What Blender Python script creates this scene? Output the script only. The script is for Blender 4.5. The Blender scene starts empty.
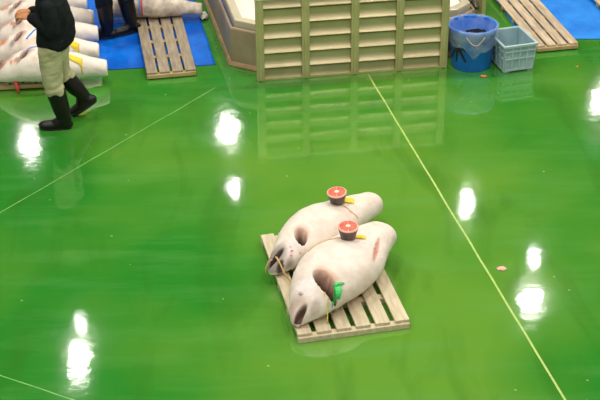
import bpy, bmesh, math, random
import numpy as np
from mathutils import Vector, Matrix, noise
from mathutils.bvhtree import BVHTree

R = math.radians
S = bpy.context.scene
COL = S.collection
random.seed(7)

# ------------------------------------------------------------------ camera
CAM_H = 6.4
cd = bpy.data.cameras.new('camera')
cam = bpy.data.objects.new('camera', cd)
COL.objects.link(cam)
cd.sensor_width = 36.0
cd.lens = 36.0 * 1350 / 600
cd.clip_end = 200
cam.location = (0, 0, CAM_H)
cam.rotation_euler = (Matrix.Rotation(R(90 - 30.5), 3, 'X') @ Matrix.Rotation(R(-0.6), 3, 'Z')).to_euler()
S.camera = cam

# ------------------------------------------------------------------ world, exposure
w = bpy.data.worlds.new('world')
S.world = w
w.use_nodes = True
bg = w.node_tree.nodes['Background']
bg.inputs[0].default_value = (1.0, 0.95, 0.88, 1)
bg.inputs[1].default_value = 0.27
S.view_settings.view_transform = 'Standard'
S.view_settings.look = 'None'
S.view_settings.gamma = 1
S.view_settings.use_curve_mapping = False
S.view_settings.exposure = 0.66
LAMP_STRENGTH = 1090.0
LAMP_Z = 8.5
LAMP_RADIUS = 0.10

# ------------------------------------------------------------------ materials
def nodes_of(name):
    m = bpy.data.materials.new(name)
    m.use_nodes = True
    nt = m.node_tree
    b = nt.nodes['Principled BSDF']
    return m, nt, b

def N(nt, kind, **kw):
    n = nt.nodes.new(kind)
    for k, v in kw.items():
        setattr(n, k, v)
    return n

def rgb(c):
    return (c[0], c[1], c[2], 1)

def mat(name, col, rough=0.5, metal=0.0, col2=None, scale=8.0, bump=0.0, bscale=30.0, stretch=(1, 1, 1), spec=0.5, coat=0.0, lo=0.35, hi=0.65, alpha=1.0, trans=0.0):
    m, nt, b = nodes_of(name)
    b.inputs['Roughness'].default_value = rough
    b.inputs['Metallic'].default_value = metal
    b.inputs['Specular IOR Level'].default_value = spec
    b.inputs['Coat Weight'].default_value = coat
    b.inputs['Alpha'].default_value = alpha
    b.inputs['Transmission Weight'].default_value = trans
    tc = N(nt, 'ShaderNodeTexCoord')
    mp = N(nt, 'ShaderNodeMapping')
    mp.inputs['Scale'].default_value = stretch
    nt.links.new(tc.outputs['Object'], mp.inputs[0])
    if col2 is None:
        b.inputs['Base Color'].default_value = rgb(col)
    else:
        nz = N(nt, 'ShaderNodeTexNoise')
        nz.inputs['Scale'].default_value = scale
        nz.inputs['Detail'].default_value = 5
        nt.links.new(mp.outputs[0], nz.inputs['Vector'])
        cr = N(nt, 'ShaderNodeValToRGB')
        cr.color_ramp.elements[0].position = lo
        cr.color_ramp.elements[0].color = rgb(col)
        cr.color_ramp.elements[1].position = hi
        cr.color_ramp.elements[1].color = rgb(col2)
        nt.links.new(nz.outputs[0], cr.inputs[0])
        nt.links.new(cr.outputs[0], b.inputs['Base Color'])
    if bump > 0:
        n2 = N(nt, 'ShaderNodeTexNoise')
        n2.inputs['Scale'].default_value = bscale
        n2.inputs['Detail'].default_value = 4
        nt.links.new(mp.outputs[0], n2.inputs['Vector'])
        bp = N(nt, 'ShaderNodeBump')
        bp.inputs['Strength'].default_value = bump
        bp.inputs['Distance'].default_value = 0.01
        nt.links.new(n2.outputs[0], bp.inputs['Height'])
        nt.links.new(bp.outputs[0], b.inputs['Normal'])
    return m

def floor_material():
    m, nt, b = nodes_of('glossy green resin floor')
    L = nt.links.new
    tc = N(nt, 'ShaderNodeTexCoord')
    n1 = N(nt, 'ShaderNodeTexNoise'); n1.inputs['Scale'].default_value = 0.42; n1.inputs['Detail'].default_value = 3
    mp = N(nt, 'ShaderNodeMapping'); mp.inputs['Location'].default_value = (3.1, 1.7, 0)
    L(tc.outputs['Object'], mp.inputs[0]); L(mp.outputs[0], n1.inputs['Vector'])
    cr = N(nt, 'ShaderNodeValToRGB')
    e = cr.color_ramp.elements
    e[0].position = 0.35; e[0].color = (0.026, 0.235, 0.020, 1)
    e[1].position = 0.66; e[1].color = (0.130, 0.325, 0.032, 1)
    sx = N(nt, 'ShaderNodeMapping'); sx.inputs['Location'].default_value = (-0.75, -10.0, 0); sx.vector_type = 'POINT'  # yellowish reflection of beige surroundings, painted into the floor colour as a patch
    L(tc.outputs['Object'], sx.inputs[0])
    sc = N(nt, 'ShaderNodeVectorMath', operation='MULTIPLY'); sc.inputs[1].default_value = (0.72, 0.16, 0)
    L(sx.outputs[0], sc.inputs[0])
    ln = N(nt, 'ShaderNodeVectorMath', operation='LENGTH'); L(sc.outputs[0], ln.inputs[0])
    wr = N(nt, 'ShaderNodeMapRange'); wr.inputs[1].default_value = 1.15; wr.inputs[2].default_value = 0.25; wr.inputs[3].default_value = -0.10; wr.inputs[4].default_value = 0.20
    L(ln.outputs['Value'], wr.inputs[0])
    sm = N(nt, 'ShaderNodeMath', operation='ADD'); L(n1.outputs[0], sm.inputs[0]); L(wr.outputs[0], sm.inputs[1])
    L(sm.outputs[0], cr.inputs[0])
    # scuffed, streaky wear
    mp2 = N(nt, 'ShaderNodeMapping'); mp2.inputs['Scale'].default_value = (0.5, 2.6, 1); mp2.inputs['Rotation'].default_value = (0, 0, R(-38))
    L(tc.outputs['Object'], mp2.inputs[0])
    n2 = N(nt, 'ShaderNodeTexNoise'); n2.inputs['Scale'].default_value = 1.4; n2.inputs['Detail'].default_value = 8; n2.inputs['Roughness'].default_value = 0.62
    L(mp2.outputs[0], n2.inputs['Vector'])
    r2 = N(nt, 'ShaderNodeValToRGB')
    r2.color_ramp.elements[0].position = 0.47; r2.color_ramp.elements[0].color = (0, 0, 0, 1)
    r2.color_ramp.elements[1].position = 0.8; r2.color_ramp.elements[1].color = (1, 1, 1, 1)
    L(n2.outputs[0], r2.inputs[0])
    mx = N(nt, 'ShaderNodeMix', data_type='RGBA'); mx.inputs[7].default_value = (0.13, 0.36, 0.09, 1)
    ml = N(nt, 'ShaderNodeMath', operation='MULTIPLY'); ml.inputs[1].default_value = 0.42
    L(r2.outputs[0], ml.inputs[0]); L(ml.outputs[0], mx.inputs[0]); L(cr.outputs[0], mx.inputs[6])
    mp3 = N(nt, 'ShaderNodeMapping'); mp3.inputs['Scale'].default_value = (1.5, .45, 1); mp3.inputs['Rotation'].default_value = (0, 0, R(20)); mp3.inputs['Location'].default_value = (5, 2, 0)
    L(tc.outputs['Object'], mp3.inputs[0])
    n6 = N(nt, 'ShaderNodeTexNoise'); n6.inputs['Scale'].default_value = 1.3; n6.inputs['Detail'].default_value = 7; n6.inputs['Distortion'].default_value = .8
    L(mp3.outputs[0], n6.inputs['Vector'])
    r6 = N(nt, 'ShaderNodeMapRange'); r6.inputs[1].default_value = .52; r6.inputs[2].default_value = .75; r6.inputs[3].default_value = 0; r6.inputs[4].default_value = .55
    L(n6.outputs[0], r6.inputs[0])
    mxd = N(nt, 'ShaderNodeMix', data_type='RGBA'); mxd.inputs[7].default_value = (0.035, 0.145, 0.010, 1)
    L(r6.outputs[0], mxd.inputs[0]); L(mx.outputs[2], mxd.inputs[6])
    # small pale specks
    vo = N(nt, 'ShaderNodeTexVoronoi'); vo.inputs['Scale'].default_value = 3.4
    L(tc.outputs['Object'], vo.inputs['Vector'])
    lt = N(nt, 'ShaderNodeMath', operation='LESS_THAN'); lt.inputs[1].default_value = 0.034
    L(vo.outputs['Distance'], lt.inputs[0])
    mx2 = N(nt, 'ShaderNodeMix', data_type='RGBA'); mx2.inputs[7].default_value = (0.45, 0.62, 0.28, 1)
    ml2 = N(nt, 'ShaderNodeMath', operation='MULTIPLY'); ml2.inputs[1].default_value = 0.6
    L(lt.outputs[0], ml2.inputs[0]); L(ml2.outputs[0], mx2.inputs[0]); L(mxd.outputs[2], mx2.inputs[6])
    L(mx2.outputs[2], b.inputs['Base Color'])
    n3 = N(nt, 'ShaderNodeTexNoise'); n3.inputs['Scale'].default_value = 1.1; n3.inputs['Detail'].default_value = 5
    L(tc.outputs['Object'], n3.inputs['Vector'])
    mr = N(nt, 'ShaderNodeMapRange'); mr.inputs[1].default_value = 0.3; mr.inputs[2].default_value = 0.7
    mr.inputs[3].default_value = 0.015; mr.inputs[4].default_value = 0.075
    L(n3.outputs[0], mr.inputs[0]); L(mr.outputs[0], b.inputs['Roughness'])
    b.inputs['Specular IOR Level'].default_value = 0.9
    b.inputs['Coat Weight'].default_value = 0.6; b.inputs['Coat Roughness'].default_value = 0.045
    n4 = N(nt, 'ShaderNodeTexNoise'); n4.inputs['Scale'].default_value = 16; n4.inputs['Detail'].default_value = 4
    L(tc.outputs['Object'], n4.inputs['Vector'])
    n5 = N(nt, 'ShaderNodeTexNoise'); n5.inputs['Scale'].default_value = 2.2; n5.inputs['Detail'].default_value = 2
    L(tc.outputs['Object'], n5.inputs['Vector'])
    ad = N(nt, 'ShaderNodeMath', operation='MULTIPLY_ADD'); ad.inputs[1].default_value = 5.0
    L(n5.outputs[0], ad.inputs[0]); L(n4.outputs[0], ad.inputs[2])
    bp = N(nt, 'ShaderNodeBump'); bp.inputs['Strength'].default_value = 0.036; bp.inputs['Distance'].default_value = 0.01
    L(ad.outputs[0], bp.inputs['Height']); L(bp.outputs[0], b.inputs['Normal']); L(bp.outputs[0], b.inputs['Coat Normal'])
    return m

def fish_material(name, tint=(1, 1, 1), frost=0.5):
    """frosted tuna skin: the mesh's own colour attribute carries flesh, head and skin colours, with shade painted in the hollows"""
    m, nt, b = nodes_of(name)
    L = nt.links.new
    at = N(nt, 'ShaderNodeAttribute', attribute_name='skin_tone')
    tc = N(nt, 'ShaderNodeTexCoord')
    nz = N(nt, 'ShaderNodeTexNoise'); nz.inputs['Scale'].default_value = 9; nz.inputs['Detail'].default_value = 7; nz.inputs['Roughness'].default_value = 0.65
    L(tc.outputs['Object'], nz.inputs['Vector'])
    cr = N(nt, 'ShaderNodeValToRGB')
    cr.color_ramp.elements[0].position = 0.33; cr.color_ramp.elements[0].color = (0.74 * tint[0], 0.66 * tint[1], 0.58 * tint[2], 1)
    cr.color_ramp.elements[1].position = 0.62; cr.color_ramp.elements[1].color = (1, 1, 1, 1)
    L(nz.outputs[0], cr.inputs[0])
    mx = N(nt, 'ShaderNodeMix', data_type='RGBA', blend_type='MULTIPLY'); mx.inputs[0].default_value = frost
    L(at.outputs['Color'], mx.inputs[6]); L(cr.outputs[0], mx.inputs[7])
    L(mx.outputs[2], b.inputs['Base Color'])
    b.inputs['Roughness'].default_value = 0.62
    b.inputs['Specular IOR Level'].default_value = 0.35
    n2 = N(nt, 'ShaderNodeTexNoise'); n2.inputs['Scale'].default_value = 26; n2.inputs['Detail'].default_value = 5
    L(tc.outputs['Object'], n2.inputs['Vector'])
    bp = N(nt, 'ShaderNodeBump'); bp.inputs['Strength'].default_value = 0.35; bp.inputs['Distance'].default_value = 0.012
    L(n2.outputs[0], bp.inputs['Height']); L(bp.outputs[0], b.inputs['Normal'])
    return m

def emission(name, col, st):
    m = bpy.data.materials.new(name); m.use_nodes = True
    nt = m.node_tree; nt.nodes.clear()
    o = N(nt, 'ShaderNodeOutputMaterial'); e = N(nt, 'ShaderNodeEmission')
    e.inputs[0].default_value = rgb(col); e.inputs[1].default_value = st
    nt.links.new(e.outputs[0], o.inputs[0])
    return m

def film_material(name, col, opacity):
    m = bpy.data.materials.new(name); m.use_nodes = True
    nt = m.node_tree
    b = nt.nodes['Principled BSDF']; o = nt.nodes['Material Output']
    b.inputs['Base Color'].default_value = rgb(col); b.inputs['Roughness'].default_value = 0.22
    t = N(nt, 'ShaderNodeBsdfTransparent'); mx = N(nt, 'ShaderNodeMixShader')
    tc = N(nt, 'ShaderNodeTexCoord'); nz = N(nt, 'ShaderNodeTexNoise'); nz.inputs['Scale'].default_value = 9; nz.inputs['Detail'].default_value = 6
    nt.links.new(tc.outputs['Object'], nz.inputs['Vector'])
    mr = N(nt, 'ShaderNodeMapRange'); mr.inputs[1].default_value = 0.35; mr.inputs[2].default_value = 0.68
    mr.inputs[3].default_value = opacity * 0.55; mr.inputs[4].default_value = min(1, opacity * 1.7)
    nt.links.new(nz.outputs[0], mr.inputs[0]); nt.links.new(mr.outputs[0], mx.inputs[0])
    nt.links.new(t.outputs[0], mx.inputs[1]); nt.links.new(b.outputs[0], mx.inputs[2]); nt.links.new(mx.outputs[0], o.inputs[0])
    bp = N(nt, 'ShaderNodeBump'); bp.inputs['Strength'].default_value = 0.5; bp.inputs['Distance'].default_value = 0.01
    nt.links.new(nz.outputs[0], bp.inputs['Height']); nt.links.new(bp.outputs[0], b.inputs['Normal'])
    return m

M = {}
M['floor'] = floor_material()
M['seam'] = mat('pale joint filler', (0.50, 0.62, 0.16), 0.5, col2=(0.34, 0.52, 0.12), scale=20)
M['seam_faint'] = mat('faint joint filler', (0.20, 0.48, 0.12), 0.4, col2=(0.10, 0.36, 0.06), scale=6)
M['pallet_light'] = mat('pale plastic wood pallet', (0.56, 0.47, 0.30), 0.55, col2=(0.70, 0.61, 0.43), scale=5, stretch=(6, .8, 6), bump=0.15)
M['pallet_grey'] = mat('greyed pallet boards', (0.24, 0.19, 0.13), 0.6, col2=(0.38, 0.31, 0.21), scale=5, stretch=(6, .8, 6), bump=0.2)
M['pallet_tan'] = mat('tan pallet boards', (0.42, 0.31, 0.19), 0.55, col2=(0.66, 0.53, 0.37), scale=4, stretch=(5, .8, 5), bump=0.15)
M['batten'] = mat('tan pallet battens', (0.40, 0.29, 0.12), 0.6, col2=(0.52, 0.38, 0.18), scale=9)
M['tarp'] = mat('blue tarpaulin', (0.001, 0.10, 0.56), 0.5, spec=.2, col2=(0.001, 0.17, 0.76), scale=3, bump=0.6, bscale=22)
M['tarp_light'] = mat('lighter blue tarpaulin', (0.004, 0.17, 0.68), 0.5, spec=.2, col2=(0.02, 0.27, 0.82), scale=3, bump=0.6, bscale=22)
M['steel'] = mat('olive tinted stainless steel', (0.50, 0.44, 0.24), 0.36, 0.45, col2=(0.60, 0.53, 0.31), scale=2.5, bump=0.08)
M['steel_post'] = mat('olive painted steel post', (0.44, 0.41, 0.18), 0.38, 0.3, col2=(0.54, 0.50, 0.24), scale=4)
M['lip_edge'] = mat('brown louvre edge', (0.10, 0.075, 0.03), 0.6)  # shade on the lip's down-facing edge, painted as a dark strip
M['tub'] = mat('dull steel tub wall', (0.40, 0.31, 0.20), 0.45, 0.15, col2=(0.28, 0.21, 0.13), scale=2.5, bump=0.1)
M['tub_lip'] = mat('brushed tub lip', (0.62, 0.56, 0.40), 0.4, 0.4)
M['tub_skirt'] = mat('brown tub skirt', (0.42, 0.28, 0.14), 0.6, col2=(0.28, 0.17, 0.08), scale=6)
M['cream'] = mat('cream insulated lid', (0.86, 0.80, 0.66), 0.5, col2=(0.93, 0.88, 0.76), scale=3)
M['blue'] = mat('blue bucket plastic', (0.004, 0.15, 0.66), 0.32, col2=(0.006, 0.19, 0.76), scale=5)
M['film'] = film_material('clear bag film', (0.74, 0.85, 0.98), 0.17)
M['ink'] = mat('black brush ink', (0.012, 0.012, 0.016), 0.5)
M['crate'] = mat('grey blue crate plastic', (0.27, 0.42, 0.46), 0.42, col2=(0.38, 0.53, 0.56), scale=7)
M['crate_rim'] = mat('crate rim plastic', (0.42, 0.56, 0.58), 0.38)
M['tuna'] = fish_material('frosted tuna skin', frost=.6)
M['tuna_row'] = fish_material('thick frosted tuna skin', frost=.4)
M['tuna_grey'] = fish_material('speckled grey tuna skin', (0.55, 0.6, 0.72), 0.9)
M['dark_skin'] = mat('dark tuna tail skin', (0.055, 0.035, 0.03), 0.35, col2=(0.14, 0.09, 0.08), scale=14)
M['flesh'] = mat('red tuna flesh', (0.60, 0.07, 0.04), 0.4, col2=(0.72, 0.20, 0.12), scale=18)
M['rind'] = mat('pale flesh rim', (0.85, 0.50, 0.38), 0.5)
M['bone'] = mat('pale tail bone', (0.88, 0.78, 0.62), 0.5)
M['yellow'] = mat('yellow tag paper', (0.90, 0.68, 0.02), 0.6)
M['string'] = mat('straw string', (0.62, 0.42, 0.17), 0.7)
M['green_tie'] = mat('green vinyl ribbon', (0.03, 0.50, 0.10), 0.35)
M['yellow_tie'] = mat('straw yellow tie', (0.75, 0.62, 0.12), 0.5)
M['orange'] = mat('orange red marking', (0.90, 0.17, 0.05), 0.6, col2=(0.95, 0.32, 0.12), scale=30)
M['red_ink'] = mat('red stamp ink', (0.78, 0.16, 0.16), 0.6)
M['red_strap'] = mat('red strap', (0.70, 0.07, 0.05), 0.45)
M['blue_rope'] = mat('blue cord', (0.12, 0.28, 0.80), 0.5)
M['jacket'] = mat('black work jacket', (0.006, 0.009, 0.010), 0.9, spec=.15, col2=(0.012, 0.016, 0.017), scale=12, bump=0.3, bscale=60)
M['navy'] = mat('navy work cloth', (0.004, 0.006, 0.014), 0.85, spec=.15, col2=(0.008, 0.011, 0.024), scale=12, bump=0.3, bscale=60)
M['khaki'] = mat('khaki cotton', (0.38, 0.38, 0.19), 0.8, col2=(0.48, 0.47, 0.27), scale=7, bump=0.3, bscale=50)
M['rubber'] = mat('black rubber boot', (0.006, 0.005, 0.004), 0.33, spec=0.35)
M['sole'] = mat('black boot sole', (0.010, 0.009, 0.008), 0.6)
M['skin'] = mat('warm skin', (0.50, 0.19, 0.07), 0.5, col2=(0.58, 0.24, 0.09), scale=12)
M['hair'] = mat('black hair', (0.012, 0.010, 0.010), 0.5)
M['eye'] = mat('dark eye', (0.02, 0.015, 0.012), 0.2)
M['lip'] = mat('lip', (0.42, 0.12, 0.09), 0.5)
M['wall'] = mat('beige hall wall', (0.42, 0.38, 0.25), 0.7, col2=(0.34, 0.31, 0.20), scale=0.5)
M['ceiling'] = mat('dark hall ceiling', (0.10, 0.11, 0.10), 0.8)
M['housing'] = mat('lamp housing', (0.25, 0.25, 0.25), 0.4, 0.8)
M['lamp'] = emission('lamp lens glow', (1.0, 0.94, 0.86), LAMP_STRENGTH)
M['dark_bar'] = mat('dark braided strap', (0.03, 0.022, 0.018), 0.5, col2=(0.12, 0.09, 0.06), scale=40)
M['white_rag'] = mat('white cloth', (0.78, 0.74, 0.68), 0.7)

# ------------------------------------------------------------------ mesh tools
class MB:
    def __init__(s):
        s.v = []; s.f = []; s.mi = []; s.sm = []
    def add(s, vs, fs, mi=0, smooth=True):
        o = len(s.v); s.v += [tuple(p) for p in vs]
        for f in fs:
            s.f.append([i + o for i in f]); s.mi.append(mi); s.sm.append(smooth)
        return s
    def box(s, c, d, rot=None, mi=0, taper=1.0):
        vs = []
        for z in (-1, 1):
            k = taper if z > 0 else 1.0
            for x, y in ((-1, -1), (1, -1), (1, 1), (-1, 1)):
                p = Vector((x * d[0] / 2 * k, y * d[1] / 2 * k, z * d[2] / 2))
                if rot is not None: p = rot @ p
                vs.append(p + Vector(c))
        return s.add(vs, [(3, 2, 1, 0), (4, 5, 6, 7), (0, 1, 5, 4), (1, 2, 6, 5), (2, 3, 7, 6), (3, 0, 4, 7)], mi, False)
    def loft(s, rings, mi=0, cap=True, closed=True, smooth=True):
        n = len(rings[0]); vs = [p for r in rings for p in r]; fs = []
        for i in range(len(rings) - 1):
            for j in range(n if closed else n - 1):
                a = i * n + j; b = i * n + (j + 1) % n
                fs.append((a, b, b + n, a + n))
        if cap:
            fs.append(tuple(reversed(range(n)))); m0 = (len(rings) - 1) * n
            fs.append(tuple(range(m0, m0 + n)))
        return s.add(vs, fs, mi, smooth)
    def tube(s, pts, rad, n=10, mi=0, flat=None):
        pts = [Vector(p) for p in pts]; m = len(pts)
        if not isinstance(rad, (list, tuple)): rad = [rad] * m
        rings = []; up = None
        for i, p in enumerate(pts):
            t = (pts[min(i + 1, m - 1)] - pts[max(i - 1, 0)]).normalized()
            if up is None:
                up = Vector((0, 0, 1)) if abs(t.z) < .9 else Vector((0, 1, 0))
            a = t.cross(up).normalized(); b = a.cross(t).normalized(); up = b
            r = rad[i]; ra, rb = r if isinstance(r, (tuple, list)) else (r, r)
            rings.append([p + a * ra * math.cos(q * 2 * math.pi / n) + b * rb * math.sin(q * 2 * math.pi / n) for q in range(n)])
        # orientation outward
        rings = [list(reversed(r)) for r in rings]
        return s.loft(rings, mi)
    def lathe(s, prof, n=40, mi=0, c=(0, 0, 0), capped=False):
        rings = [[Vector((c[0] + r * math.cos(2 * math.pi * j / n), c[1] + r * math.sin(2 * math.pi * j / n), c[2] + z)) for j in range(n)] for r, z in prof]
        return s.loft(rings, mi, cap=capped)
    def ball(s, c, r, rot=None, n=16, mi=0):
        if not isinstance(r, (tuple, list)): r = (r, r, r)
        rings = []
        for i in range(1, n):
            ph = math.pi * i / n
            ring = []
            for j in range(2 * n):
                th = math.pi * j / n
                p = Vector((r[0] * math.sin(ph) * math.cos(th), r[1] * math.sin(ph) * math.sin(th), -r[2] * math.cos(ph)))
                if rot is not None: p = rot @ p
                ring.append(p + Vector(c))
            rings.append(ring)
        return s.loft(rings, mi)
    def mesh(s, name, mats):
        me = bpy.data.meshes.new(name)
        me.from_pydata(s.v, [], s.f); me.update()
        for m in (mats if isinstance(mats, (list, tuple)) else [mats]): me.materials.append(m)
        me.polygons.foreach_set('material_index', s.mi)
        me.polygons.foreach_set('use_smooth', s.sm)
        return me
    def build(s, name, mats, parent=None, bevel=0, loc=None, rotz=0, seg=2):
        o = bpy.data.objects.new(name, s.mesh(name, mats)); COL.objects.link(o)
        if parent: o.parent = parent
        if loc: o.location = loc
        if rotz: o.rotation_euler.z = rotz
        if bevel:
            b = o.modifiers.new('bevel', 'BEVEL'); b.width = bevel; b.segments = seg; b.limit_method = 'ANGLE'
        return o

def tag(o, label=None, cat=None, group=None, kind=None):
    if label: o['label'] = label
    if cat: o['category'] = cat
    if group: o['group'] = group
    if kind: o['kind'] = kind
    return o

def empty(name, loc=(0, 0, 0), rz=0, label=None, cat=None, group=None):
    o = bpy.data.objects.new(name, None); COL.objects.link(o)
    o.location = loc; o.rotation_euler.z = rz; o.empty_display_size = 0.1
    return tag(o, label, cat, group)

def copy_tree(o, parent=None):
    c = o.copy(); COL.objects.link(c); c.parent = parent
    for ch in o.children: copy_tree(ch, c)
    return c

def interp(keys, t):
    """smooth (Catmull-Rom) interpolation of (t, value) keys"""
    ks = keys; n = len(ks)
    if t <= ks[0][0]: return ks[0][1]
    if t >= ks[-1][0]: return ks[-1][1]
    for i in range(n - 1):
        if ks[i][0] <= t <= ks[i + 1][0]: break
    t0, v0 = ks[i]; t1, v1 = ks[i + 1]; u = (t - t0) / (t1 - t0)
    m0 = (v1 - (ks[i - 1][1] if i else v0)) / (t1 - (ks[i - 1][0] if i else t0)) * (t1 - t0)
    m1 = ((ks[i + 2][1] if i + 2 < n else v1) - v0) / ((ks[i + 2][0] if i + 2 < n else t1) - t0) * (t1 - t0)
    return (2*u**3 - 3*u**2 + 1) * v0 + (u**3 - 2*u**2 + u) * m0 + (-2*u**3 + 3*u**2) * v1 + (u**3 - u**2) * m1

def sstep(a, b, x):
    u = min(1, max(0, (x - a) / (b - a))); return u * u * (3 - 2 * u)

# ------------------------------------------------------------------ setting
GRID = R(9.2)      # most things stand square to this direction
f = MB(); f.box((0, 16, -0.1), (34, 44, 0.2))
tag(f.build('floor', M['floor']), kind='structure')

def strip(name, a, b, wd, m, wob=0.006, n=60):
    a = Vector((*a, 0)); b = Vector((*b, 0)); d = (b - a).normalized(); q = Vector((-d.y, d.x, 0))
    mb = MB(); rings = []
    for i in range(n + 1):
        p = a + (b - a) * i / n + q * wob * noise.noise(Vector((i * .35, wd * 50, a.x)))
        rings.append([p - q * wd / 2, p - q * wd / 2 + Vector((0, 0, .0015)), p + q * wd / 2 + Vector((0, 0, .0015)), p + q * wd / 2])
    mb.loft(rings, smooth=False)
    return tag(mb.build(name, m), kind='structure')
def ext(a, b, k0, k1):
    a = Vector(a); b = Vector(b); d = (b - a).normalized()
    return tuple(a - d * k0), tuple(b + d * k1)
strip('trim_1', *ext((0.77, 13.58), (1.96, 7.89), 0.0, 2.5), 0.018, M['seam'])
strip('trim_2', *ext((-2.77, 10.69), (-0.91, 13.29), 4, 0.0), 0.010, M['seam_faint'])
strip('trim_3', *ext((-2.32, 8.26), (-1.7, 7.95), 3, 2.0), 0.010, M['seam_faint'])

wb = MB(); wb.box((0, 37.9, 5), (34, 0.2, 10)); tag(wb.build('wall_back', M['wall']), kind='structure')
cb = MB(); cb.box((0, 16, 10.1), (34, 44, 0.2)); tag(cb.build('ceiling', M['ceiling']), kind='structure')

# lamps
def make_lamp():
    t = empty('high_bay_lamp', (0, 0, 0), 0, 'round high bay lamp hanging from the hall ceiling', 'lamp', 'high bay lamps over the market floor')
    h = MB(); h.lathe([(0.03, .30), (.09, .29), (.11, .14), (.21, .03), (.225, -.02), (.205, -.02), (.195, .02), (.02, .02)], 32)
    h.build('lamp_housing', M['housing'], t)
    r = MB(); r.tube([(0, 0, .28), (0, 0, 10.02 - LAMP_Z)], .012, 8); r.build('hanging_rod', M['housing'], t)
    l = MB(); l.lathe([(LAMP_RADIUS, -.004), (0.002, -.012)], 32); l.build('lamp_lens', M['lamp'], t)
    return t
lamp0 = make_lamp()
LAMPS = [(-6.3, 27.9), (-1.7, 28.7), (-1.45, 25.8, .42), (-4.05, 19.6), (3.6, 25.0, .6), (4.4, 21.4), (7.4, 30.0), (4.7, 22.7, .28), (-4.2, 20.8, .2),
         (-1.5, 10), (2.6, 10), (-5.6, 10), (6.7, 10), (-2.2, 3.5), (2.0, 3.5), (6.2, 3.5), (-6.3, 3.5),  # this row and the next: unseen lamps added for key light
         (0.6, 15.2), (-3.6, 15.0), (4.8, 15.4), (8.6, 16)]
for i, (x, y, *k) in enumerate(LAMPS):
    o = lamp0 if i == 0 else copy_tree(lamp0)
    o.location = (x, y, LAMP_Z)
    if k: o.scale = (k[0], k[0], 1)

# ------------------------------------------------------------------ pallets
def pallet(loc, rz, W, L, n, sw, bat, m_s, m_b, label, group='slatted pallets', hs=.022, hb=.042, ov=0.0):
    t = empty('slatted_pallet', loc, rz, label, 'pallet', group)
    gap = (W - n * sw) / (n - 1)
    for y in bat:
        b = MB(); b.box((W / 2, y - (.022 if y < .1 else 0), hb / 2), (W - .004, .07, hb)); b.build('batten', m_b, t, bevel=.003)
    for i in range(n):
        b = MB(); b.box((sw / 2 + i * (sw + gap), L / 2, hb + hs / 2), (sw, L, hs)); b.build('slat', m_s, t, bevel=.004)
    return t, hb + hs
pal1, PZ = pallet((-0.03, 8.645, 0), R(12.2), .92, 1.53, 6, .118, (.035, .40, .765, 1.13, 1.495), M['pallet_light'], M['pallet_light'], 'pale slatted pallet in mid floor carrying two large frozen tuna', hs=.026, hb=.048)
pal2, _ = pallet((-1.672, 13.52, .012), R(10.0), .545, 2.3, 4, .118, (.035, .47, .90, 1.33, 1.76, 2.2), M['pallet_grey'], M['batten'], 'narrow greyish slatted pallet on blue tarp under speckled tuna')
pal3, _ = pallet((2.715, 14.13, .014), R(10.6), .50, 2.4, 4, .104, (.035, .44, .85, 1.26, 1.67, 2.1), M['pallet_tan'], M['batten'], 'tan slatted pallet lying behind the grey blue crate')
pal4, _ = pallet((3.74, 15.0, .012), R(10.6), .50, 2.0, 4, .104, (.035, .44, .85, 1.26, 1.67), M['pallet_tan'], M['batten'], 'tan pallet corner at the far right edge of the photo')
pal5, _ = pallet((-3.95, 13.20, .016), R(6.5), 1.50, 3.0, 11, .115, (.035, .7, 1.4, 2.1, 2.8), M['pallet_grey'], M['batten'], 'wide slatted pallet under the row of white frozen tuna')

# ------------------------------------------------------------------ tarps
def tarp(loc_poly, name, m, label, z0=.004, amp=.006, seed=0, step=.035):
    xs = [p[0] for p in loc_poly]; ys = [p[1] for p in loc_poly]
    # bilinear patch over 4 corners (bl, br, tr, tl)
    bl, br, tr, tl = [Vector((*p, 0)) for p in loc_poly]
    nu = int((br - bl).length / step); nv = int((tl - bl).length / step)
    vs = []; fs = []
    for j in range(nv + 1):
        for i in range(nu + 1):
            u = i / nu; v = j / nv
            p = (bl * (1 - u) + br * u) * (1 - v) + (tl * (1 - u) + tr * u) * v
            e = 1.0 if (0 < i < nu and 0 < j < nv) else 1.0
            off = Vector((noise.noise(Vector((v * 5, seed, 1))) * .03 * (1 if i in (0, nu) else .3), noise.noise(Vector((u * 7, seed, 2))) * .03 * (1 if j in (0, nv) else .3), 0))
            h = abs(noise.noise(Vector((p.x * 2.2, p.y * 3.3, seed)))) + .5 * abs(noise.noise(Vector((p.x * 7, p.y * 9, seed + 3))))
            vs.append(p + off + Vector((0, 0, z0 + amp * h)))
    for j in range(nv):
        for i in range(nu):
            a = j * (nu + 1) + i; fs.append((a, a + 1, a + nu + 2, a + nu + 1))
    mb = MB(); mb.add(vs, fs)
    o = mb.build(name, m)
    so = o.modifiers.new('thick', 'SOLIDIFY'); so.thickness = .003; so.offset = 1
    return tag(o, label, 'tarp')
tarp([(-4.6, 13.55), (-0.93, 13.88), (-1.62, 17.6), (-5.2, 17.3)], 'tarpaulin', M['tarp'], 'deep blue tarp spread under the tuna pile and second worker')
tarp([(2.62, 14.50), (4.9, 14.45), (4.6, 17.4), (2.22, 17.4)], 'tarpaulin', M['tarp_light'], 'lighter blue tarp between the two tan pallets at right', seed=5)

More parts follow.
